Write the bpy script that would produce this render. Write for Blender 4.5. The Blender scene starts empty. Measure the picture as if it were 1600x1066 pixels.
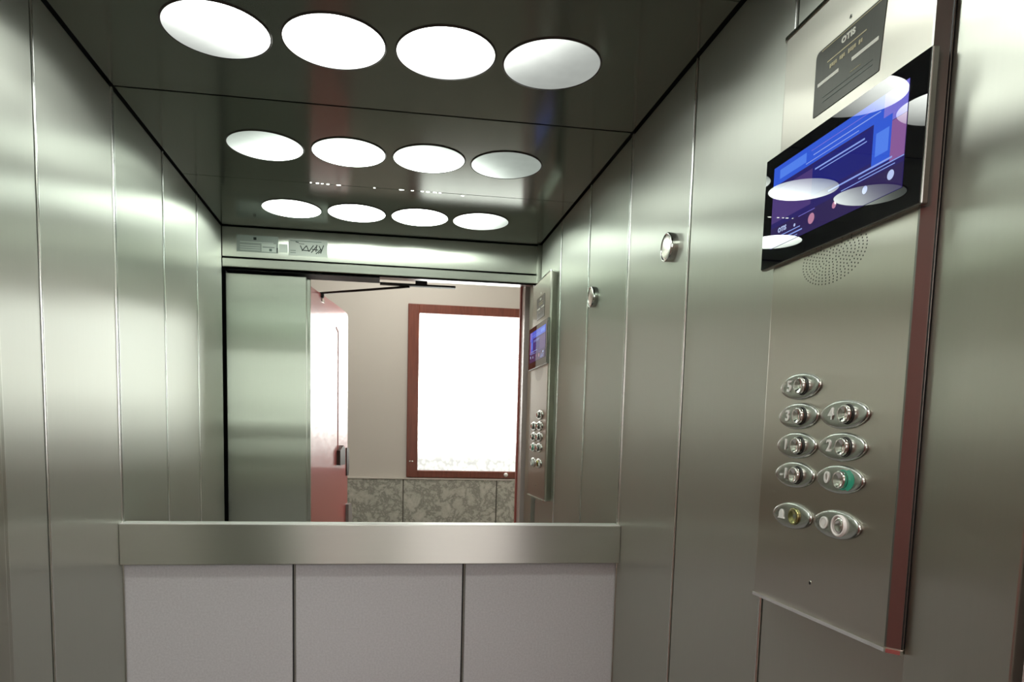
import bpy, bmesh, math, random
from mathutils import Matrix, Vector

# ------------------------------------------------------------------ camera, world, exposure
sc = bpy.context.scene
C = sc.collection
EYE = 1.5                                   # eye height: every height below is written relative to it
cam_data = bpy.data.cameras.new('camera')
cam = bpy.data.objects.new('camera', cam_data)
C.objects.link(cam)
cam_data.sensor_fit = 'HORIZONTAL'
cam_data.sensor_width = 36.0
cam_data.lens = 36.0 * 1092.17 / 1600.0
cam_data.shift_x = (800 - 763.52) / 1600.0
cam_data.shift_y = (782.71 - 533) / 1600.0
cam_data.clip_start = 0.01
yw, pt, rl = 0.14796, -0.09487, 0.02354
cy_, sy_, cp_, sp_, cr_, sr_ = math.cos(yw), math.sin(yw), math.cos(pt), math.sin(pt), math.cos(rl), math.sin(rl)
Xc = Vector((cy_, -sy_, 0)); Zc = Vector((-sp_ * sy_, -sp_ * cy_, cp_)); Fc = Vector((cp_ * sy_, cp_ * cy_, sp_))
Rt = cr_ * Xc + sr_ * Zc
Up = -sr_ * Xc + cr_ * Zc
M = Matrix((Rt, Up, -Fc)).transposed().to_4x4()
M.translation = Vector((0.00377, -1.43416, EYE))
cam.matrix_world = M
sc.camera = cam

world = bpy.data.worlds.new('world'); sc.world = world
world.use_nodes = True
world.node_tree.nodes['Background'].inputs[0].default_value = (0.75, 0.85, 1.0, 1)
world.node_tree.nodes['Background'].inputs[1].default_value = 0.05
sc.view_settings.view_transform = 'Standard'
sc.view_settings.look = 'None'
sc.view_settings.gamma = 1.0
sc.view_settings.use_curve_mapping = False
sc.view_settings.exposure = 0.62
LAMP = 11.5           # radiance of the ceiling lamps' bright centre
WINDOW = 6.8          # radiance of the frosted landing window
fill_data = bpy.data.lights.new('landing_fill', 'AREA'); fill_data.shape = 'DISK'; fill_data.size = 0.5; fill_data.energy = 7; fill_data.color = (1.0, .94, .90)  # unseen fill light, added to brighten the landing
landing_fill = bpy.data.objects.new('landing_fill', fill_data); C.objects.link(landing_fill); landing_fill.location = (0.1, -1.75, EYE + 1.18)
sc.cycles.max_bounces = 16
sc.cycles.glossy_bounces = 12
sc.cycles.diffuse_bounces = 5
sc.cycles.sample_clamp_indirect = 8.0

# ------------------------------------------------------------------ materials
def new_mat(name):
    m = bpy.data.materials.new(name); m.use_nodes = True
    return m, m.node_tree.nodes, m.node_tree.links, m.node_tree.nodes['Principled BSDF']

def plain(name, col, rough=0.5, metal=0.0, coat=0.0, emit=None, es=0.0, ior=1.5, spec=0.5):
    m, n, l, b = new_mat(name)
    b.inputs['Base Color'].default_value = (*col, 1)
    b.inputs['Roughness'].default_value = rough
    b.inputs['Metallic'].default_value = metal
    b.inputs['IOR'].default_value = ior
    b.inputs['Specular IOR Level'].default_value = spec
    b.inputs['Coat Weight'].default_value = coat
    b.inputs['Coat Roughness'].default_value = 0.02
    if emit:
        b.inputs['Emission Color'].default_value = (*emit, 1)
        b.inputs['Emission Strength'].default_value = es
    return m

def brushed(name, col, rough, aniso, tan=None, smudge=0.06, grain=(60, 60, 2.5), var=0.02, bump=0.02, metal=1.0):
    """satin steel: upright hairline grain, faint hand smudges in the gloss"""
    m, n, l, b = new_mat(name)
    geo = n.new('ShaderNodeNewGeometry'); tc = n.new('ShaderNodeTexCoord')
    if tan:
        cr = n.new('ShaderNodeCombineXYZ')
        cr.inputs[0].default_value, cr.inputs[1].default_value, cr.inputs[2].default_value = tan
    else:                                   # level direction in the sheet: upright grain smears reflections sideways
        cr = n.new('ShaderNodeVectorMath'); cr.operation = 'CROSS_PRODUCT'
        cr.inputs[1].default_value = (0, 0, 1)
        l.new(geo.outputs['Normal'], cr.inputs[0])
    b.inputs['Metallic'].default_value = metal
    b.inputs['Anisotropic'].default_value = aniso
    l.new(cr.outputs[0], b.inputs['Tangent'])
    mp = n.new('ShaderNodeMapping'); mp.inputs['Scale'].default_value = grain
    l.new(geo.outputs['Position'], mp.inputs['Vector'])
    no = n.new('ShaderNodeTexNoise'); no.inputs['Scale'].default_value = 4; no.inputs['Detail'].default_value = 6
    l.new(mp.outputs[0], no.inputs['Vector'])
    no2 = n.new('ShaderNodeTexNoise'); no2.inputs['Scale'].default_value = 2.3; no2.inputs['Detail'].default_value = 4
    l.new(geo.outputs['Position'], no2.inputs['Vector'])
    mr = n.new('ShaderNodeMapRange'); mr.inputs['To Min'].default_value = rough - smudge; mr.inputs['To Max'].default_value = rough + smudge
    l.new(no2.outputs['Fac'], mr.inputs['Value']); l.new(mr.outputs[0], b.inputs['Roughness'])
    ra = n.new('ShaderNodeMapRange'); ra.clamp = False
    ra.inputs['To Min'].default_value = 1 - var; ra.inputs['To Max'].default_value = 1 + var
    l.new(no.outputs['Fac'], ra.inputs['Value'])
    vm = n.new('ShaderNodeVectorMath'); vm.operation = 'SCALE'; vm.inputs[0].default_value = col
    l.new(ra.outputs[0], vm.inputs['Scale']); l.new(vm.outputs[0], b.inputs['Base Color'])
    if bump:
        bp = n.new('ShaderNodeBump'); bp.inputs['Strength'].default_value = bump; bp.inputs['Distance'].default_value = 0.004
        mp3 = n.new('ShaderNodeMapping'); mp3.inputs['Scale'].default_value = (.5, .5, 9)   # sheet metal waves, level bands
        l.new(geo.outputs['Position'], mp3.inputs['Vector'])
        no3 = n.new('ShaderNodeTexNoise'); no3.inputs['Scale'].default_value = 1; no3.inputs['Detail'].default_value = 1
        l.new(mp3.outputs[0], no3.inputs['Vector'])
        l.new(no3.outputs['Fac'], bp.inputs['Height']); l.new(bp.outputs[0], b.inputs['Normal'])
    return m

STEEL = (0.56, 0.575, 0.515)
M_wall = brushed('satin_steel', (0.60, 0.615, 0.555), 0.36, 1.0, bump=.25, smudge=.02, metal=.85)
M_front = brushed('front_steel', (0.56, 0.575, 0.51), 0.28, 1.0, bump=.5, smudge=.01, metal=.97)
M_rail = brushed('rail_steel', (0.60, 0.575, 0.53), 0.42, 1.0, grain=(2.5, 60, 60), tan=(0, 0, 1), bump=0, smudge=.03)
M_cop = brushed('panel_steel', (0.58, 0.565, 0.50), 0.29, 1.0, bump=0, var=.012, smudge=.02, metal=1)
M_chrome = plain('polished_chrome', (0.78, 0.79, 0.76), 0.06, 1.0)
M_strip = brushed('polished_strip', (0.88, 0.89, 0.86), 0.24, 1.0, bump=0, var=0, smudge=0)
M_mirror = plain('mirror_glass', (0.86, 0.915, 0.88), 0.0, 1.0)
M_black = plain('black_gap', (0.008, 0.008, 0.008), 0.6)
M_rubber = plain('black_rubber', (0.015, 0.014, 0.014), 0.5)
M_darkmetal = plain('dark_bronze_metal', (0.05, 0.035, 0.03), 0.35, 0.6)
M_screw = plain('screw_metal', (0.6, 0.55, 0.5), 0.2, 1.0)

def ceiling_mat():
    m, n, l, b = new_mat('dark_polished_ceiling')
    b.inputs['Metallic'].default_value = 0.72
    b.inputs['Specular IOR Level'].default_value = .2
    geo = n.new('ShaderNodeNewGeometry')
    no = n.new('ShaderNodeTexNoise'); no.inputs['Scale'].default_value = 3; no.inputs['Detail'].default_value = 5
    l.new(geo.outputs['Position'], no.inputs['Vector'])
    mr = n.new('ShaderNodeMapRange'); mr.inputs['To Min'].default_value = .10; mr.inputs['To Max'].default_value = .17
    l.new(no.outputs['Fac'], mr.inputs['Value']); l.new(mr.outputs[0], b.inputs['Roughness'])
    b.inputs['Base Color'].default_value = (0.20, 0.215, 0.185, 1)
    return m
M_ceil = ceiling_mat()

def laminate():
    m, n, l, b = new_mat('grey_laminate')
    geo = n.new('ShaderNodeNewGeometry')
    no = n.new('ShaderNodeTexNoise'); no.inputs['Scale'].default_value = 260; no.inputs['Detail'].default_value = 2
    l.new(geo.outputs['Position'], no.inputs['Vector'])
    cr = n.new('ShaderNodeValToRGB')
    cr.color_ramp.elements[0].position = .3; cr.color_ramp.elements[0].color = (.52, .495, .51, 1)
    cr.color_ramp.elements[1].position = .7; cr.color_ramp.elements[1].color = (.60, .575, .59, 1)
    l.new(no.outputs['Fac'], cr.inputs[0]); l.new(cr.outputs[0], b.inputs['Base Color'])
    b.inputs['Roughness'].default_value = .42
    return m
M_lam = laminate()

def lamp_mat():
    """frosted diffuser lit by tubes that run above the middle of the ceiling"""
    m, n, l, b = new_mat('lit_diffuser')
    geo = n.new('ShaderNodeNewGeometry'); sep = n.new('ShaderNodeSeparateXYZ'); l.new(geo.outputs['Position'], sep.inputs[0])
    def f(op, a, bb):
        q = n.new('ShaderNodeMath'); q.operation = op
        for i, v in enumerate((a, bb)):
            if v is None: continue
            if isinstance(v, (int, float)): q.inputs[i].default_value = v
            else: l.new(v, q.inputs[i])
        return q.outputs[0]
    dx = f('DIVIDE', f('SUBTRACT', sep.outputs[0], -0.05), 0.30)
    dy = f('DIVIDE', f('SUBTRACT', sep.outputs[1], -0.55), 0.33)
    r2 = f('ADD', f('POWER', f('ABSOLUTE', dx, None), 2.0), f('POWER', f('ABSOLUTE', dy, None), 2.0))
    g = f('EXPONENT', f('MULTIPLY', f('POWER', r2, 2.0), -1.0), None)
    no = n.new('ShaderNodeTexNoise'); no.inputs['Scale'].default_value = 30; l.new(geo.outputs['Position'], no.inputs['Vector'])
    nz = n.new('ShaderNodeMapRange'); nz.inputs['To Min'].default_value = .9; nz.inputs['To Max'].default_value = 1.1; l.new(no.outputs['Fac'], nz.inputs['Value'])
    st = f('MULTIPLY', f('ADD', f('MULTIPLY', g, LAMP - 0.25), 0.25), nz.outputs[0])
    em = n.new('ShaderNodeEmission'); em.inputs['Color'].default_value = (0.95, 1.0, 0.93, 1)
    l.new(st, em.inputs['Strength'])
    l.new(em.outputs[0], n['Material Output'].inputs['Surface'])
    return m
M_lamp = lamp_mat()

def pane_mat():
    m, n, l, b = new_mat('frosted_daylit_glass')
    geo = n.new('ShaderNodeNewGeometry'); sep = n.new('ShaderNodeSeparateXYZ'); l.new(geo.outputs['Position'], sep.inputs[0])
    vo = n.new('ShaderNodeTexVoronoi'); vo.inputs['Scale'].default_value = 55; l.new(geo.outputs['Position'], vo.inputs['Vector'])
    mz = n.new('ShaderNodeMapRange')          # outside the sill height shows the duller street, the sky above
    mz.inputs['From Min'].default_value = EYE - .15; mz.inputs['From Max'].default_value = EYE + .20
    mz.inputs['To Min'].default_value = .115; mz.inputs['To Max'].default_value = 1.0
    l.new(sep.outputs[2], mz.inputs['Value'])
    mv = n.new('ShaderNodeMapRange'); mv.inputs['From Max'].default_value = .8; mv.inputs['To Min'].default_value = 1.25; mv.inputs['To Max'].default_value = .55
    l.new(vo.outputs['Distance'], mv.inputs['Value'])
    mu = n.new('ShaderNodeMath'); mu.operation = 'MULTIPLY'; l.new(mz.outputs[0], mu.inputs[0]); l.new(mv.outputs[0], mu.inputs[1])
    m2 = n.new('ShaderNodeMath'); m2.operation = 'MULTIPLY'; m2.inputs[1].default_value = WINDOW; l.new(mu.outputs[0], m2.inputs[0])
    b.inputs['Base Color'].default_value = (.5, .5, .5, 1); b.inputs['Roughness'].default_value = .3
    b.inputs['Emission Color'].default_value = (1.0, .985, .965, 1)
    l.new(m2.outputs[0], b.inputs['Emission Strength'])
    return m
M_pane = pane_mat()

def marble_mat():
    m, n, l, b = new_mat('green_grey_marble')
    geo = n.new('ShaderNodeNewGeometry')
    d = n.new('ShaderNodeTexNoise'); d.inputs['Scale'].default_value = 11; d.inputs['Detail'].default_value = 12; d.inputs['Roughness'].default_value = .68; d.inputs['Distortion'].default_value = .3
    l.new(geo.outputs['Position'], d.inputs['Vector'])
    sub = n.new('ShaderNodeMath'); sub.operation = 'SUBTRACT'; sub.inputs[1].default_value = .5; l.new(d.outputs['Fac'], sub.inputs[0])
    ab = n.new('ShaderNodeMath'); ab.operation = 'ABSOLUTE'; l.new(sub.outputs[0], ab.inputs[0])
    cr = n.new('ShaderNodeValToRGB')
    cr.color_ramp.elements[0].position = 0; cr.color_ramp.elements[0].color = (.27, .27, .235, 1)
    cr.color_ramp.elements[1].position = .16; cr.color_ramp.elements[1].color = (.60, .58, .52, 1)
    e = cr.color_ramp.elements.new(.05); e.color = (.48, .47, .41, 1)
    l.new(ab.outputs[0], cr.inputs[0]); l.new(cr.outputs[0], b.inputs['Base Color'])
    b.inputs['Roughness'].default_value = .25
    return m
M_marble = marble_mat()

def plaster_mat(name, col):
    m, n, l, b = new_mat(name)
    geo = n.new('ShaderNodeNewGeometry'); no = n.new('ShaderNodeTexNoise'); no.inputs['Scale'].default_value = 180
    l.new(geo.outputs['Position'], no.inputs['Vector'])
    bp = n.new('ShaderNodeBump'); bp.inputs['Strength'].default_value = .15; bp.inputs['Distance'].default_value = .001
    l.new(no.outputs['Fac'], bp.inputs['Height']); l.new(bp.outputs[0], b.inputs['Normal'])
    b.inputs['Base Color'].default_value = (*col, 1); b.inputs['Roughness'].default_value = .75
    return m
M_plaster = plaster_mat('warm_white_plaster', (.62, .58, .53))

def wood_mat():
    m, n, l, b = new_mat('red_brown_wood')
    geo = n.new('ShaderNodeNewGeometry'); mp = n.new('ShaderNodeMapping'); mp.inputs['Scale'].default_value = (30, 30, 3)
    l.new(geo.outputs['Position'], mp.inputs['Vector'])
    no = n.new('ShaderNodeTexNoise'); no.inputs['Scale'].default_value = 3; no.inputs['Detail'].default_value = 5; no.inputs['Distortion'].default_value = .8
    l.new(mp.outputs[0], no.inputs['Vector'])
    cr = n.new('ShaderNodeValToRGB')
    cr.color_ramp.elements[0].position = .3; cr.color_ramp.elements[0].color = (.15, .038, .022, 1)
    cr.color_ramp.elements[1].position = .7; cr.color_ramp.elements[1].color = (.22, .060, .036, 1)
    l.new(no.outputs['Fac'], cr.inputs[0]); l.new(cr.outputs[0], b.inputs['Base Color'])
    b.inputs['Roughness'].default_value = .35
    return m
M_wood = wood_mat()
M_red = plain('glossy_red_enamel', (0.44, 0.10, 0.095), 0.30, 0.0, coat=.45)
M_redmatt = plain('dull_red_enamel', (0.40, 0.10, 0.085), 0.45)
M_frame = plain('pinkish_frame_enamel', (0.50, 0.40, 0.38), 0.25)
M_floor = plain('dark_granite_floor', (0.035, 0.032, 0.028), 0.3)
M_tile = plain('landing_floor_tile', (0.26, 0.23, 0.20), 0.3)

# ------------------------------------------------------------------ helpers
ORG = {}
def link(name, bm, m, parent=None, org=None, smooth=False):
    me = bpy.data.meshes.new(name)
    base = ORG[parent.name] if parent else (Vector(org) if org else None)
    if base is None:
        xs = [v.co for v in bm.verts]
        base = Vector(((min(v.x for v in xs) + max(v.x for v in xs)) / 2, (min(v.y for v in xs) + max(v.y for v in xs)) / 2, min(v.z for v in xs)))
    bmesh.ops.translate(bm, verts=bm.verts, vec=-base)
    bmesh.ops.recalc_face_normals(bm, faces=bm.faces)
    bm.to_mesh(me); bm.free()
    if smooth:
        for p in me.polygons: p.use_smooth = True
    for mm in (m if isinstance(m, (list, tuple)) else [m]): me.materials.append(mm)
    o = bpy.data.objects.new(name, me); C.objects.link(o)
    if parent: o.parent = parent
    else: o.location = base
    ORG[o.name] = base
    return o

def thing(name, label, cat, org, group=None, kind=None):
    o = bpy.data.objects.new(name, None); C.objects.link(o); o.empty_display_size = .05
    o.location = org; ORG[o.name] = Vector(org)
    tag(o, label, cat, group, kind)
    return o
def tag(o, label=None, cat=None, group=None, kind=None):
    for k, v in (('label', label), ('category', cat), ('group', group), ('kind', kind)):
        if v: o[k] = v
    return o

def box(bm, x0, x1, y0, y1, z0, z1, bev=0.0, seg=2, eye=True):
    if eye: z0 += EYE; z1 += EYE
    r = bmesh.ops.create_cube(bm, size=1)
    vs = r['verts']
    for v in vs:
        v.co = Vector((x0 if v.co.x < 0 else x1, y0 if v.co.y < 0 else y1, z0 if v.co.z < 0 else z1))
    if bev:
        es = list({e for v in vs for e in v.link_edges})
        bmesh.ops.bevel(bm, geom=es, offset=bev, segments=seg, affect='EDGES', profile=.5, clamp_overlap=True)
    return bm
def B(*a, **k): return box(bmesh.new(), *a, **k)

def prism(bm, pts, lo, hi, axis='z'):
    """pts: 2-D outline; extruded lo..hi along axis. axis z: pts=(x,y); x: pts=(y,z); y: pts=(x,z)"""
    def mk(p, t):
        if axis == 'z': return Vector((p[0], p[1], t))
        if axis == 'x': return Vector((t, p[0], p[1]))
        return Vector((p[0], t, p[1]))
    a = [bm.verts.new(mk(p, lo)) for p in pts]; b = [bm.verts.new(mk(p, hi)) for p in pts]
    n = len(pts)
    bm.faces.new(a[::-1]); bm.faces.new(b)
    for i in range(n): bm.faces.new((a[i], a[(i + 1) % n], b[(i + 1) % n], b[i]))
    return bm

def rings(bm, prof, N, place, cap=True):
    """prof: list of (radius, height); place(angle, r, h) -> Vector"""
    L = []
    for r, h in prof:
        L.append([bm.verts.new(place(2 * math.pi * i / N, r, h)) for i in range(N)])
    for a, b in zip(L, L[1:]):
        for i in range(N): bm.faces.new((a[i], a[(i + 1) % N], b[(i + 1) % N], b[i]))
    if cap:
        bm.faces.new(L[0]); bm.faces.new(L[-1][::-1])
    return bm

def text(body, size, name, m, parent, loc, facing, depth=.0004, align='CENTER', shear=0, sx=1.0, bold=0.0):
    cu = bpy.data.curves.new(name, 'FONT'); cu.body = body; cu.size = size; cu.extrude = depth; cu.offset = bold
    cu.space_character = 1.12; cu.align_x = align; cu.align_y = 'CENTER'; cu.shear = shear; cu.resolution_u = 3
    t = bpy.data.objects.new('tmp', cu); C.objects.link(t)
    bpy.context.view_layer.update()
    me = bpy.data.meshes.new_from_object(t.evaluated_get(bpy.context.evaluated_depsgraph_get()))
    bpy.data.objects.remove(t)
    for v in me.vertices:
        x, y, z = v.co.x * sx, v.co.y, v.co.z
        if facing == 'left_wallward':        # stands on a face that looks to -X; reading direction is -Y
            v.co = Vector((-z, -x, y))
        else:                                # face that looks to +Y; reading direction is -X
            v.co = Vector((-x, z, y))
        v.co += Vector(loc) + Vector((0, 0, EYE)) - ORG[parent.name]
    me.materials.append(m)
    me.name = name
    o = bpy.data.objects.new(name, me); C.objects.link(o); o.parent = parent
    ORG[o.name] = ORG[parent.name]
    return o

# ------------------------------------------------------------------ setting: cabin shell
W = 0.5; H = 0.619; PA = 0.2962; PB = 0.5836; FRONT = -0.8733; ZR0 = -0.1872; ZR1 = -0.2670
FL = -EYE
t = link('floor', B(-.56, .56, -.985, .03, FL - .03, FL), M_floor); tag(t, kind='structure')
t = link('threshold', B(-.24, .47, -1.06, -.988, FL - .03, FL), M_screw); t.name = 'trim_1'; tag(t, kind='structure')

def strip(name, x, y, nx, ny, z0, z1, parent, r=.0024):
    """half round polished cover strip in a panel joint, bulging to (nx, ny)"""
    bm = bmesh.new(); pts = []
    for i in range(13):
        a = -math.pi / 2 + math.pi * i / 12
        c, s = math.cos(a) * r, math.sin(a) * r
        pts.append((x + nx * c - ny * s, y + ny * c + nx * s))
    prism(bm, pts, z0 + EYE, z1 + EYE)
    return link(name, bm, M_strip, parent)

def side_wall(side, name, front_end):
    s = -1 if side == 'left' else 1
    wall = link(name, B(*sorted((s * .512, s * .545)), -.984, 0.03, FL, H + .03), M_black, org=(s * .53, -.45, 0))
    tag(wall, kind='structure')
    ys = [(-.0052, -PA + .0044), (-PA - .0044, -PB + .0044), (-PB - .0044, front_end)]
    for y1, y0 in ys:
        p = link('wall_panel', B(*sorted((s * W, s * .5125)), y0, y1, FL + .01, H - .003, bev=.0012), M_wall, wall)
    for y in (-PA, -PB):
        strip('joint_strip', s * (W - .0002), y, -s, 0, FL + .01, H - .003, wall)
    strip('corner_strip', s * (W - .0005), -.0030, -s * .7, -.7, FL + .01, H - .003, wall, r=.0026)
    return wall
wl = side_wall('left', 'wall_left', FRONT + .002)
wr = side_wall('right', 'wall_right', -.846)
rp = link('return_panel', B(.488, .53, -.9695, -.8570, FL + .01, H - .003, bev=.0015), M_front, wr)

# back wall: black carcass, three laminate panels, polished joint strips
wb = link('wall_back', B(-.512, .512, .008, .04, FL, H + .03), M_black, org=(0, .02, 0)); tag(wb, kind='structure')
for x0, x1 in ((-.4985, -.1800), (-.1735, .1655), (.1720, .4985)):
    link('laminate_panel', B(x0, x1, 0, .0078, FL + .01, ZR1 + .02, bev=.0012), M_lam, wb)
for x in (-.1757, .1697):
    strip('joint_strip', x, .0035, 0, -1, FL + .01, ZR1 + .02, wb, r=.0016)

mir = link('mirror', B(-.4975, .4975, 0.0, .0065, ZR0 - .03, H - .0005), M_mirror)
tag(mir, 'large wall mirror filling the back wall above the steel rail', 'mirror')

rail = link('steel_rail', B(-.4995, .4995, -.0215, -.0006, ZR1, ZR0, bev=.0016, seg=3), M_rail)
tag(rail, 'flat brushed steel rail band across the wall directly under the mirror', 'rail')

link('top_edge', B(-.4993, .4993, -.0210, -.0008, ZR0 - .0005, ZR0 + .0006, bev=.0003), plain('lit_steel_edge', (.80, .79, .76), .5, .6), rail)  # paler plate puts lamplight on the rail's top face into its colour

# ceiling in two dark polished sheets with a seam between
ce = link('ceiling', B(-.545, .545, -.93, .03, H + .008, H + .03), M_black, org=(0, -.45, EYE + H)); tag(ce, kind='structure')
for y0, y1 in ((-.4405, -.0022), (-.868, -.4420)):
    link('ceiling_panel', B(-.4945, .4945, y0, y1, H, H + .0075, bev=.0008), M_ceil, ce)
# light leaking through the seam where the sheets do not close tightly
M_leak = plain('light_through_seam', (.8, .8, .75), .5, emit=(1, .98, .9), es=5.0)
random.seed(4)
for x, y, w_, h_ in ((-.188, .437, .005, .005), (-.172, .438, .010, .006), (-.160, .439, .006, .005), (-.146, .440, .008, .006), (-.120, .441, .011, .006),
                     (-.030, .4415, .006, .005), (.038, .4415, .012, .005), (.066, .4415, .007, .005), (.092, .4415, .009, .0035), (.106, .4425, .011, .005),
                     (.124, .443, .012, .004), (.137, .443, .008, .0035), (.197, .452, .008, .006)):
    bm = bmesh.new(); pts = []
    for k in range(9):
        a = 2 * math.pi * k / 9
        q = random.uniform(.7, 1.1)
        pts.append((x + math.cos(a) * w_ / 2 * q, -y + math.sin(a) * h_ / 2 * q))
    prism(bm, pts, EYE + H - .0006, EYE + H + .0005)
    link('light_leak', bm, M_leak, ce)

# eight round ceiling lamps
def lamp(x, y, label, idx):
    t = thing('ceiling_light', label, 'ceiling light', (x, y, EYE + H - .002), 'round lights set in the cabin ceiling')
    R = .0812
    bm = bmesh.new()
    rings(bm, [(.0001, EYE + H - .0016), (R - .001, EYE + H - .0012), (R - .001, EYE + H + .0005)], 72, lambda a, r, h: Vector((x + r * math.cos(a), y + r * math.sin(a), h)))
    link('diffuser', bm, M_lamp, t)
    bm = bmesh.new()
    prof = [(R - .0008, EYE + H), (R - .0008, EYE + H - .0018), (R + .0012, EYE + H - .0018), (R + .0022, EYE + H)]
    rings(bm, prof, 72, lambda a, r, h: Vector((x + r * math.cos(a), y + r * math.sin(a), h)), cap=False)
    link('trim_ring', bm, M_darkmetal, t, smooth=True)
XS = (-.2633, -.0832, .0961, .2737)
n1 = ('leftmost round ceiling light of the row nearest the mirror', 'second round light from the left, ceiling row nearest the mirror',
      'third round light from the left, ceiling row nearest the mirror', 'dim rightmost round light of the ceiling row nearest the mirror')
n2 = ('leftmost round light of the ceiling row by the doorway, seen in the mirror', 'second light from the left of the doorway row, seen in the mirror',
      'third light from the left of the doorway row, seen in the mirror', 'rightmost round light of the doorway row, seen in the mirror')
for x, a in zip(XS, n1): lamp(x, -.2244, a, 0)
for x, a in zip(XS, n2): lamp(x, -.6624, a, 1)

# front wall above the doorway
wf = link('wall_front', B(-.545, .545, -.93, -.90, .52, H + .03), M_black, org=(0, -.9, EYE + .5)); tag(wf, kind='structure')
link('header_panel', B(-.498, .498, -.8995, -.8733, .5265, H - .003, bev=.001), M_front, wf)
link('header_strip', B(-.498, .498, -.8995, -.8715, .4955, .5225, bev=.002, seg=3), M_front, wf)
link('door_track', B(-.497, -.02, -.985, -.902, .493, .519), M_black, wf)
link('track_cover', B(-.015, .497, -.960, -.902, .503, .519), M_frame, wf)

# sliding cabin door, parked at the left in two leaves
d1 = thing('door_1', None, None, (-.375, -.93, 0), kind='structure')
link('door_leaf', B(-.4985, -.2508, -.935, -.9157, FL + .01, .487, bev=.0025, seg=3), M_front, d1)
link('door_leaf', B(-.4985, -.2410, -.958, -.940, FL + .01, .487, bev=.0025, seg=3), M_front, d1)

# ------------------------------------------------------------------ landing
WY = -2.4
fr = link('trim_2', B(-.34, -.2560, -1.06, -.985, FL, .56), M_frame); tag(fr, kind='structure')
fr = link('trim_3', B(.4755, .58, -1.045, -.990, FL, .56, bev=.002), M_frame); tag(fr, kind='structure')
fr = link('trim_4', B(-.34, .58, -1.06, -.985, .5205, .60), M_frame); tag(fr, kind='structure')
fr = link('trim_5', B(.4705, .50, -1.062, -1.047, FL, .56), M_redmatt); tag(fr, kind='structure')
t = link('floor_landing', B(-1.4, 1.7, WY, -1.064, FL - .03, FL), M_tile); t.name = 'floor'; tag(t, kind='structure')
t = link('ceiling_landing', B(-1.4, 1.7, WY, -1.064, 1.2, 1.23), M_plaster); t.name = 'ceiling'; tag(t, kind='structure')
t = link('wall_landing_left', B(-1.43, -1.4, WY, -1.064, FL, 1.23), M_plaster); tag(t, kind='structure')
t = link('wall_landing_right', B(1.7, 1.73, WY, -1.064, FL, 1.23), M_plaster); tag(t, kind='structure')
bm = bmesh.new(); box(bm, -1.4, -.342, -1.09, -1.062, FL, 1.2); box(bm, .585, 1.7, -1.09, -1.062, FL, 1.2); box(bm, -.342, .585, -1.09, -1.062, .562, 1.2)
t = link('wall_landing_front', bm, M_plaster); tag(t, kind='structure')
WX0, WX1, WZ0, WZ1 = .117, 1.30, -.243, .683  # right end is out of view, widened to brighten the left cabin wall
bm = bmesh.new()
box(bm, -1.43, WX0, WY - .12, WY, FL, 1.23); box(bm, WX1, 1.73, WY - .12, WY, FL, 1.23)
box(bm, WX0, WX1, WY - .12, WY, FL, WZ0); box(bm, WX0, WX1, WY - .12, WY, WZ1, 1.23)
t = link('wall_landing_back', bm, M_plaster); tag(t, kind='structure')
# window
wn = thing('window_1', None, None, ((WX0 + WX1) / 2, WY - .03, EYE + WZ0), kind='structure')
bm = bmesh.new(); fw = .060
y0, y1 = WY - .06, WY + .018
box(bm, WX0, WX0 + fw, y0, y1, WZ0, WZ1, bev=.004); box(bm, WX1 - fw, WX1, y0, y1, WZ0, WZ1, bev=.004)
box(bm, WX0 + fw - .003, WX1 - fw + .003, y0, y1 - .001, WZ1 - .048, WZ1, bev=.004); box(bm, WX0 + fw - .003, WX1 - fw + .003, y0, y1 - .001, WZ0, WZ0 + .038, bev=.004)
link('window_frame', bm, M_wood, wn)
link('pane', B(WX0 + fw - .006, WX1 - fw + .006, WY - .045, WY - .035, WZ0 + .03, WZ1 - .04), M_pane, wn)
for dx in (.018, .032):
    bm = bmesh.new(); rings(bm, [(.0001, 0), (.0045, 0), (.004, .003)], 12, lambda a, r, h: Vector((WX0 + dx + r * math.cos(a), y1 + h, EYE - .155 + r * math.sin(a))))
    link('screw', bm, M_screw, wn)
bm = bmesh.new(); rings(bm, [(.0001, 0), (.011, 0), (.012, .006), (.008, .014), (.002, .016)], 20, lambda a, r, h: Vector((.665 + r * math.cos(a), y1 - .002 + h, EYE - .222 + r * math.sin(a))))
link('frame_spot', bm, plain('white_spot', (.85, .82, .78), .2), wn, smooth=True)  # small raised white spot on the frame's bottom bar
# marble wainscot
mw = thing('trim_6', None, None, (.1, WY + .01, 0), kind='structure')
for a, b in ((-1.39, -.928), (-.922, -.413), (-.407, .098), (.104, .612), (.618, 1.125), (1.131, 1.69)):
    link('marble_slab', B(a, b, WY + .0005, WY + .016, FL, -.254, bev=.001), M_marble, mw)
link('wainscot_cap', B(-1.39, 1.69, WY + .0005, WY + .020, -.2535, -.2465, bev=.001), M_plaster, mw)
link('grout', B(-1.388, 1.688, WY + .0003, WY + .010, FL, -.256), plain('dark_grout', (.12, .11, .09), .8), mw)

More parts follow.
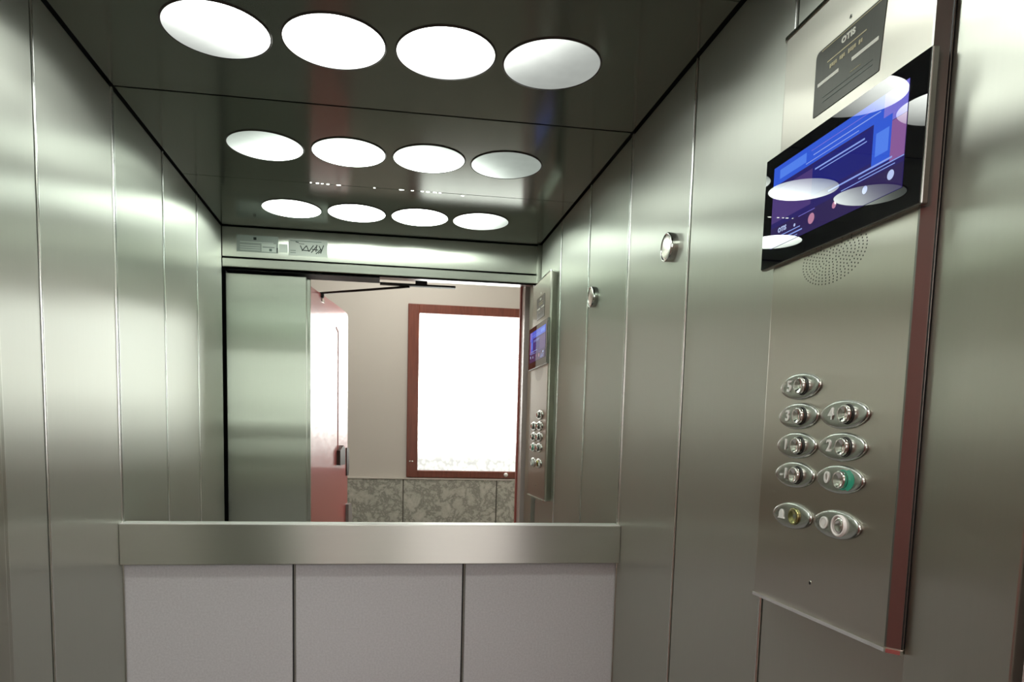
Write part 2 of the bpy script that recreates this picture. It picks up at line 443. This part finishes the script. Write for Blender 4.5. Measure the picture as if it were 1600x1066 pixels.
# landing door standing open
A_ = Vector((-.250, -1.0)); B_ = Vector((-.151, -1.56)); D_ = (B_ - A_).normalized(); N_ = Vector((-D_.y, D_.x))   # N_ points to +X side
if N_.x < 0: N_ = -N_
def dprism(bm, outline, n0, n1):
    """outline in (distance along the door, height); n0..n1 across its thickness"""
    a = []; b = []
    for s, z in outline:
        p = A_ + D_ * s
        q0 = p + N_ * n0; q1 = p + N_ * n1
        a.append(bm.verts.new((q0.x, q0.y, z + EYE))); b.append(bm.verts.new((q1.x, q1.y, z + EYE)))
    k = len(a); bm.faces.new(a); bm.faces.new(b[::-1])
    for i in range(k): bm.faces.new((a[i], b[i], b[(i + 1) % k], a[(i + 1) % k]))
    return bm
d2 = thing('door_2', None, None, (A_.x, A_.y, 0), kind='structure')
ZT = .477
link('door_leaf', dprism(bmesh.new(), [(.010, FL + .01), (.530, FL + .01), (.530, ZT + .001), (.40, ZT + .003), (.010, ZT)], -.038, 0), M_red, d2)
link('closing_edge', dprism(bmesh.new(), [(.530, FL + .01), (.566, FL + .01), (.566, ZT - .010), (.552, ZT), (.530, ZT)], -.030, -.002), M_red, d2)
link('raised_rib', dprism(bmesh.new(), [(.388, -.08), (.397, -.08), (.397, .388), (.36, .397), (.36, .390), (.388, .380)], 0.0, .0018), M_redmatt, d2)
link('lock_case', dprism(bmesh.new(), [(.375, -.135), (.46, -.135), (.46, -.070), (.43, -.058), (.375, -.078)], 0, .014), M_darkmetal, d2)
link('latch_plate', dprism(bmesh.new(), [(.530, -.185), (.562, -.185), (.573, -.15), (.567, -.07), (.530, -.07)], -.001, .004), M_darkmetal, d2)
link('door_guide', dprism(bmesh.new(), [(.53, -.41), (.595, -.41), (.600, -.36), (.580, -.305), (.53, -.305)], -.03, .012), plain('grey_painted_guide', (.22, .19, .18), .5), d2)
# door closer with its slide rail under the head
def bar(bm, p, q, r):
    p = Vector(p); q = Vector(q); d = (q - p).normalized(); u = d.cross(Vector((0, 0, 1))).normalized(); v = u.cross(d)
    a = []; b = []
    for sx, sz in ((-1, -1), (1, -1), (1, 1), (-1, 1)):
        a.append(bm.verts.new(p + u * r * sx + v * r * sz)); b.append(bm.verts.new(q + u * r * sx + v * r * sz))
    bm.faces.new(a); bm.faces.new(b[::-1])
    for i in range(4): bm.faces.new((a[i], b[i], b[(i + 1) % 4], a[(i + 1) % 4]))
    return bm
cl = thing('door_closer', 'dark metal door closer arm between red landing door and frame head, seen in mirror', 'door closer', (.08, -1.03, EYE + .50))
link('slide_rail', B(-.02, .237, -1.040, -1.020, .498, .5045), M_rubber, cl)
link('rail_bracket', B(.10, .14, -1.036, -1.024, .5045, .5207), M_rubber, cl)
pa = A_ + D_ * .15
link('arm', bar(bmesh.new(), (.08, -1.03, EYE + .496), (pa.x, pa.y, EYE + ZT + .004), .0034), M_darkmetal, cl)
bm = bmesh.new(); rings(bm, [(.0001, -.012), (.009, -.012), (.009, .006), (.0001, .006)], 16, lambda a, r, h: Vector((pa.x + r * math.cos(a), pa.y + r * math.sin(a), EYE + ZT + h)))
link('pivot', bm, M_rubber, cl)
link('pivot_plate', dprism(bmesh.new(), [(.15, .452), (.18, .452), (.18, .464), (.15, .464)], 0, .003), M_screw, cl)

# ------------------------------------------------------------------ notices above the doorway (read in the mirror)
M_sticker = plain('clear_sticker', (.42, .47, .43), .35)
M_sticker2 = plain('pale_sticker', (.52, .55, .50), .4)
M_ink = plain('black_ink', (.02, .03, .025), .6)
M_print = plain('grey_print', (.14, .19, .165), .6)
M_white = plain('white_print', (.75, .8, .74), .5)
HY = -.8733
s1 = link('notice_sticker', B(-.455, -.331, HY, HY + .0008, .5435, .5935), M_sticker)
tag(s1, 'grey-green notice sticker with fine print on the header, left one in the mirror', 'sticker')
for z, x0, x1 in ((.573, -.445, -.345), (.563, -.445, -.385), (.5565, -.445, -.385), (.550, -.445, -.385)):
    link('print_line', B(x0, x1, HY + .0008, HY + .0012, z - .0012, z + .0012), M_white, s1)
link('print_dot', B(-.405, -.396, HY + .0008, HY + .0012, .580, .588, bev=.0001), M_ink, s1)
link('white_field', B(-.381, -.337, HY + .0008, HY + .0012, .546, .5705), M_white, s1)
link('print_line', B(-.378, -.342, HY + .0012, HY + .0015, .5590, .5610), M_print, s1)
link('check_mark', B(-.358, -.350, HY + .0012, HY + .0015, .5485, .5560), M_print, s1)
link('edge_mark', B(-.3355, -.3325, HY + .0008, HY + .0012, .5445, .5600), M_ink, s1)
s3 = link('notice_sticker', B(-.3295, -.3025, HY, HY + .0007, .5475, .5725), M_white)
tag(s3, 'small blank white sticker between the two printed header stickers, seen in mirror', 'sticker')
s2 = link('notice_sticker', B(-.300, -.1815, HY, HY + .0008, .5405, .5915), M_sticker2)
tag(s2, 'pale header sticker with bold black handwriting, right one in the mirror', 'sticker')
# strokes in (0..1, 0..1) as they look in the mirror, left to right
def stroke(parent, a, b, w):
    X0, X1, Z0, Z1 = -.300, -.1815, .5405, .5915
    p = Vector((X0 + (X1 - X0) * a[0], Z0 + (Z1 - Z0) * a[1])); q = Vector((X0 + (X1 - X0) * b[0], Z0 + (Z1 - Z0) * b[1]))
    d = (q - p).normalized(); n = Vector((-d.y, d.x)) * w
    bm = bmesh.new(); prism(bm, [(v.x, v.y + EYE) for v in (p + n, p - n, q - n, q + n)], HY + .0008, HY + .0012, 'y')
    link('ink_stroke', bm, M_ink, parent)
for a, b in (((.30, .62), (.36, .30)), ((.34, .30), (.46, .62)), ((.46, .62), (.52, .28)), ((.37, .34), (.55, .32)), ((.52, .28), (.64, .66)), ((.58, .22), (.74, .68)),
             ((.72, .68), (.70, .28)), ((.60, .42), (.76, .40)), ((.70, .16), (.84, .48)), ((.82, .20), (.90, .70)), ((.78, .66), (.84, .36)), ((.76, .20), (.86, .40))):
    stroke(s2, a, b, .0013)
stroke(s2, (.18, .82), (.26, .78), .0012); stroke(s2, (.26, .72), (.40, .70), .0006)
for z in (.585, .5555, .549):
    link('print_line', B(-.295, -.278 if z < .58 else -.20, HY + .0008, HY + .0011, z - .0008, z + .0008), M_print, s2)

# ------------------------------------------------------------------ key switch on the right wall
ks = thing('key_switch', 'round domed chrome key switch on the right wall above the rail', 'key switch', (.5, -.2297, EYE + .334))
def onwall(y, z): return lambda a, r, h: Vector((.5 - h, y + r * math.cos(a), EYE + z + r * math.sin(a)))
bm = bmesh.new(); rings(bm, [(.0235, -.0005), (.0245, .004), (.0245, .0125), (.0236, .0140), (.0222, .0142), (.0215, .0128)], 48, onwall(-.2297, .334), cap=False)
link('bezel', bm, M_chrome, ks, smooth=True)
bm = bmesh.new(); rings(bm, [(.0216, .010), (.0216, .0128), (.019, .0132), (.013, .0136), (.006, .0139), (.0006, .0140)], 48, onwall(-.2297, .334))
link('lock_core', bm, plain('satin_core', (.70, .66, .62), .22, 1.0), ks, smooth=True)

# ------------------------------------------------------------------ car operating panel
cop = thing('control_panel', 'tall stainless steel lift control panel with screen and round floor buttons, on the right wall', 'control panel', (.5, -.73, EYE - .196))
FX = .475; Z0c, Z1c = -.193, .477
def arc(cx, cy, r, a0, a1, n):
    return [(cx + r * math.cos(math.radians(a0 + (a1 - a0) * i / n)), cy + r * math.sin(math.radians(a0 + (a1 - a0) * i / n))) for i in range(n + 1)]
def cop_outline(g=0.0):
    rn, rf = .006, .009
    pts = [(.4999, -.622 + g)]
    pts += arc(FX + rn, -.6045 - rn + g, rn + g * .0, 90, 180, 6)
    pts = [(.4999, -.620 + g)] + [(x - g, y) for x, y in pts[1:]]
    far = [(FX, -.8470), (FX + .0004, -.8490), (FX + .0082, -.8585), (FX + .0098, -.8597)]
    pts += [(x - g, y - g) for x, y in far]
    pts += [(.4999, -.8465 - g)]
    return pts
bm = bmesh.new(); prism(bm, cop_outline(), EYE + Z0c, EYE + Z1c)
housing = link('housing', bm, M_cop, cop)
bm = bmesh.new(); prism(bm, [(FX - .0003, -.8475), (FX + .0001, -.8494), (FX + .0079, -.8588), (FX + .0085, -.8580), (FX + .0008, -.8480)], EYE + Z0c + .001, EYE + Z1c - .001)
link('edge_band', bm, plain('satin_edge', (.27, .27, .25), .34, 1), cop)
bm = bmesh.new(); prism(bm, [(.4832, -.8588), (.4834, -.8604), (.4995, -.8500), (.4995, -.8460)], EYE + Z0c + .001, EYE + Z1c - .001)
link('side_strip', bm, M_rubber, cop)  # black strip over the panel's side face towards the door
bm = bmesh.new(); prism(bm, cop_outline(.0016), EYE + Z0c - .004, EYE + Z0c)
link('bottom_trim', bm, M_chrome, cop)
bm = bmesh.new(); prism(bm, cop_outline(.0016), EYE + Z1c, EYE + Z1c + .004)
link('top_trim', bm, M_chrome, cop)

# display
SX = .4665
scr = link('display_bezel', B(SX + .0012, .4750, -.8585, -.5925, .211, .3435, bev=.0012), plain('dark_steel_rim', (.35, .35, .33), .2, 1.0), cop)
M_glass = plain('black_glass', (.004, .004, .006), .01, coat=0, spec=.9, ior=1.55)
gl = link('display_glass', B(SX + .0002, SX + .0016, -.8572, -.5938, .2122, .3423), M_glass, scr)
Ya, Yb, Za, Zb = -.6130, -.8345, .2325, .3275
def screen_mat(name, col, s=1.0):
    return plain(name, tuple(c * .03 for c in col), .01, emit=col, es=s * .55, spec=.9, ior=1.55)
SM = {k: screen_mat('screen_' + k, c, 1.0) for k, c in dict(indigo=(.030, .022, .150), violet=(.085, .05, .21), navy=(.018, .020, .20), blue=(.04, .12, .75), sky=(.10, .25, .95), line=(.30, .42, .95),
      lilac=(.22, .20, .75), dusk=(.035, .022, .10), rose=(.55, .25, .38), pale=(.55, .65, 1.0), mauve=(.28, .12, .35)).items()}
display = link('display', B(SX - .0003, SX + .0003, Yb, Ya, Za, Zb), SM['indigo'], scr)
layer = [0]
def tile(u0, u1, z0, z1, mat, name='screen_tile'):
    layer[0] += 1
    k = .0003 + .00001 * layer[0]
    b = B(SX - k, SX - .0001, Ya + (Yb - Ya) * u1, Ya + (Yb - Ya) * u0, z0, z1)
    link(name, b, SM[mat], scr)
tile(.0, .36, .262, .300, 'violet'); tile(.0, .86, .3055, .3272, 'blue'); tile(.86, 1, .2990, .3272, 'lilac')
tile(.06, .30, .311, .3215, 'sky'); tile(.36, .80, .2700, .3035, 'navy'); tile(.80, .915, .2640, .3055, 'blue'); tile(.915, 1, .262, .2985, 'mauve')
tile(.38, .745, .2965, .2982, 'line', 'screen_line'); tile(.42, .76, .2930, .2940, 'line', 'screen_line')
tile(.36, .84, .3135, .3145, 'line', 'screen_line'); tile(.30, .70, .3085, .3093, 'line', 'screen_line'); tile(.34, .80, .3195, .3202, 'lilac', 'screen_line')
tile(.50, .93, .2645, .2662, 'line', 'screen_line'); tile(.72, 1, .2608, .2618, 'line', 'screen_line'); tile(.60, .95, .2577, .2585, 'line', 'screen_line')
tile(.82, .90, .2735, .2950, 'sky'); tile(.0, 1, .2326, .2560, 'dusk')
tile(.10, .30, .2385, .2400, 'line', 'screen_line'); tile(.08, .28, .2430, .2440, 'line', 'screen_line'); tile(.26, .40, .2545, .2552, 'lilac', 'screen_line'); tile(.12, .26, .2352, .2360, 'line', 'screen_line')
def disc(u, z, r, mat, name='screen_icon'):
    layer[0] += 1; k = .0003 + .00001 * layer[0]
    bm = bmesh.new(); yy = Ya + (Yb - Ya) * u
    rings(bm, [(r, SX - k), (.0001, SX - k - .00001)], 24, lambda a, rr, h: Vector((h, yy + rr * math.cos(a), EYE + z + rr * math.sin(a))), cap=False)
    link(name, bm, SM[mat], scr)
disc(.375, .2455, .0058, 'rose'); disc(.555, .2475, .0035, 'rose'); disc(.77, .2470, .0038, 'pale'); disc(.93, .2490, .0045, 'pale'); disc(.23, .2475, .0018, 'pale')
text('OTIS', .0075, 'screen_text', SM['pale'], scr, (SX - .0008, Ya + (Yb - Ya) * .115, .2500), 'left_wallward', depth=.0001, bold=.0002)

# rating plate
plate_m = brushed('grey_engraved_plate', (.13, .135, .12), .35, .3, metal=.6, var=.08, bump=0)
bm = bmesh.new()
pp = []
y0, y1, z0, z1, r = -.785, -.6735, .3605, .4290, .006
for cy, cz, a0 in ((y1 - r, z1 - r, 0), (y0 + r, z1 - r, 90), (y0 + r, z0 + r * .2, 180), (y1 - r * .2, z0 + r * .2, 270)):
    rr = r if a0 < 180 else r * .2
    pp += [(cy + rr * math.cos(math.radians(a0 + 90 * i / 4)) * (1 if a0 < 180 or a0 == 270 else 1), EYE + cz + rr * math.sin(math.radians(a0 + 90 * i / 4))) for i in range(5)]
prism(bm, pp, FX - .0009, FX + .0003, 'x')
plate = link('rating_plate', bm, plate_m, cop)
M_gold = plain('pale_gold_print', (.55, .52, .34), .5)
M_wp = plain('white_plate_print', (.78, .80, .72), .5)
text('OTIS', .0082, 'plate_text', M_wp, plate, (FX - .0011, -.7290, .4195), 'left_wallward', depth=.0002, sx=1.15, bold=.00045)
GOLD_MARKS = ((-.7010, 4), (-.7175, 3), (-.7315, 4), (-.7480, 2))
def pbar(y0, y1, z0, z1, m, name='plate_line'): link(name, B(FX - .0013, FX - .0008, y0, y1, z0, z1), m, plate)
for gy, gn in GOLD_MARKS:                # worn, unreadable gold characters
    for k in range(gn):
        yy = gy - k * .0032
        pbar(yy - .0011, yy + .0011, .4012 + .0008 * ((k + gn) % 2), .4056, M_gold, 'worn_character')
pbar(-.758, -.695, .4095, .4107, M_gold); pbar(-.778, -.684, .4262, .4270, M_gold)
pbar(-.777, -.737, .3905, .3942, M_wp, 'serial_field'); pbar(-.716, -.6795, .3905, .3942, M_wp, 'serial_field')
pbar(-.752, -.735, .3800, .3806, M_gold); pbar(-.770, -.690, .3705, .3710, M_print); pbar(-.770, -.690, .3755, .3759, M_print)
# sight hole above the plate, microphone hole near the foot
def hole(y, z, r, nm):
    bm = bmesh.new(); rings(bm, [(r * 1.25, FX), (r * 1.2, FX - .0006), (r, FX - .0007)], 20, lambda a, rr, h: Vector((h, y + rr * math.cos(a), EYE + z + rr * math.sin(a))), cap=False)
    link(nm + '_rim', bm, M_chrome, cop)
    bm = bmesh.new(); rings(bm, [(r, FX - .0003), (.0001, FX - .0003)], 20, lambda a, rr, h: Vector((h, y + rr * math.cos(a), EYE + z + rr * math.sin(a))), cap=False)
    link(nm, bm, M_black, cop)
hole(-.7298, .4378, .0017, 'sensor_hole'); hole(-.7257, -.1570, .0021, 'microphone_hole')
# loudspeaker perforation
bm = bmesh.new()
nr = 0
for k in range(1, 10):
    ry, rz = .0060 * k, .0031 * k
    n = max(6, int(round(2 * math.pi * math.sqrt((ry * ry + rz * rz) / 2) / .0052)))
    for i in range(n):
        a = 2 * math.pi * (i + .5 * (k % 2)) / n
        y, z = -.7265 + ry * math.cos(a), .1985 + rz * math.sin(a)
        if z > .2095: continue
        rings(bm, [(.00095, FX - .0001), (.00001, FX - .00022)], 8, lambda b, rr, h: Vector((h, y + rr * math.cos(b), EYE + z + rr * math.sin(b))), cap=False)
link('speaker_holes', bm, plain('speaker_shadow', (.02, .022, .018), .7), cop)

# buttons
M_num = plain('pale_numeral', (.85, .87, .83), .45)
M_greenring = plain('lit_green_ring', (.02, .12, .07), .3, emit=(.02, .30, .18), es=.25)
M_brass = plain('yellowish_cap', (.42, .40, .18), .18, 1.0)
M_cap = plain('bright_cap', (.75, .74, .70), .10, 1.0)
M_plate = plain('button_chrome', (.50, .515, .48), .26, 1.0)
def lens_pts(L, h, n=56):
    """slightly pointed oval outline of half length L and half height h"""
    out = []
    for i in range(n):
        t_ = 2 * math.pi * i / n; sn = math.sin(t_)
        out.append((L * math.cos(t_), h * math.copysign(abs(sn) ** 1.10, sn)))
    return out
def button(y, z, mark, kind, label):
    L, h = .0385, .0152
    bm = bmesh.new(); base = lens_pts(L, h)
    prof = [(0, -.0002), (0, .0018), (.0006, .0030), (.0016, .0038), (.0030, .0041), (.0090, .0040)]
    Ls = []
    for d, hh in prof: Ls.append([bm.verts.new((FX - hh, y + px * (1 - d / L), EYE + z + pz * (1 - d / h))) for px, pz in base])
    k = len(base)
    for a, b in zip(Ls, Ls[1:]):
        for i in range(k): bm.faces.new((a[i], a[(i + 1) % k], b[(i + 1) % k], b[i]))
    bm.faces.new(Ls[0]); bm.faces.new(Ls[-1][::-1])
    p = link('call_button', bm, M_plate, cop, smooth=True)
    p['label'] = label
    cyy = y - .0085
    pl = lambda a, rr, h: Vector((FX - h, cyy + rr * math.cos(a), EYE + z + rr * math.sin(a)))
    bm = bmesh.new()
    if kind == 'number' or kind == 'lit':
        rings(bm, [(.0092, .0035), (.0092, .0092), (.0085, .0102), (.0074, .0098), (.004, .0082), (.0004, .0078)], 32, pl)
        link('button_cap', bm, M_cap, p, smooth=True)
        bm = bmesh.new(); rings(bm, [(.0108, .0034), (.0104, .0048), (.0096, .0050), (.0093, .0036)], 32, pl, cap=False)
        link('button_ring', bm, M_rubber if kind == 'number' else M_greenring, p, smooth=True)  # black ring puts the shaded side of the cap into colour
        if kind == 'lit':
            bm = bmesh.new()
            pts = [(cyy - .0105 * math.cos(math.radians(a)), EYE + z + .0105 * math.sin(math.radians(a))) for a in range(-60, 61, 12)]
            pts += [(cyy - .0175 * math.cos(math.radians(a)) , EYE + z + .0125 * math.sin(math.radians(a))) for a in range(60, -61, -12)]
            prism(bm, pts, FX - .0046, FX - .0036, 'x')
            link('green_glow', bm, M_greenring, p)
    elif kind == 'bell':
        rings(bm, [(.0100, .0035), (.0098, .0062), (.0085, .0068), (.0070, .0050), (.003, .0040), (.0004, .0039)], 32, pl)
        link('button_cap', bm, M_brass, p, smooth=True)
    else:
        rings(bm, [(.0088, .0035), (.0086, .0066), (.005, .0058), (.0004, .0055)], 32, pl)
        link('button_cap', bm, M_cap, p, smooth=True)
        bm = bmesh.new(); rings(bm, [(.0116, .0034), (.0114, .0066), (.0102, .0074), (.0090, .0066), (.0089, .0036)], 32, pl, cap=False)
        link('button_ring', bm, plain('white_ring', (.85, .85, .82), .25), p, smooth=True)
    sy = y + .0180
    if kind in ('number', 'lit'):
        text(mark, .0175, 'numeral', M_num, p, (FX - .0046, sy, z + .0005), 'left_wallward', depth=.0006, bold=.0003)
    elif kind == 'bell':
        bm = bmesh.new()
        pts = [(-.0065, -.005), (-.0045, -.003), (-.0042, .002), (-.002, .0052), (.0, .006), (.002, .0052), (.0042, .002), (.0045, -.003), (.0065, -.005)]
        prism(bm, [(sy + a, EYE + z + b) for a, b in pts], FX - .0052, FX - .0036, 'x')
        link('bell_symbol', bm, M_num, p)
    else:
        bm = bmesh.new(); rings(bm, [(.0066, .0036), (.0066, .0050), (.0052, .0052), (.0052, .0044), (.0036, .0044), (.0036, .0050), (.0003, .0050)], 24, lambda a, rr, h: Vector((FX - h, sy + rr * math.cos(a), EYE + z + rr * math.sin(a))))
        link('round_symbol', bm, M_num, p, smooth=False)
rows = (.0629, .0290, -.0046, -.0384, -.0861)
YA_, YB_ = -.6850, -.7665
button(YA_, rows[0], '5', 'number', 'chrome floor button marked 5')
button(YA_, rows[1], '3', 'number', 'chrome floor button marked 3'); button(YB_, rows[1], '4', 'number', 'chrome floor button marked 4')
button(YA_, rows[2], '1', 'number', 'chrome floor button marked 1'); button(YB_, rows[2], '2', 'number', 'chrome floor button marked 2')
button(YA_, rows[3], '-1', 'number', 'chrome floor button marked -1'); button(YB_, rows[3], '0', 'lit', 'chrome floor button marked 0 with a green lit ring')
button(YA_, rows[4], '', 'bell', 'alarm button with a pale bell and yellowish cap'); button(YB_, rows[4], '', 'round', 'button with a round symbol and a white ringed cap')
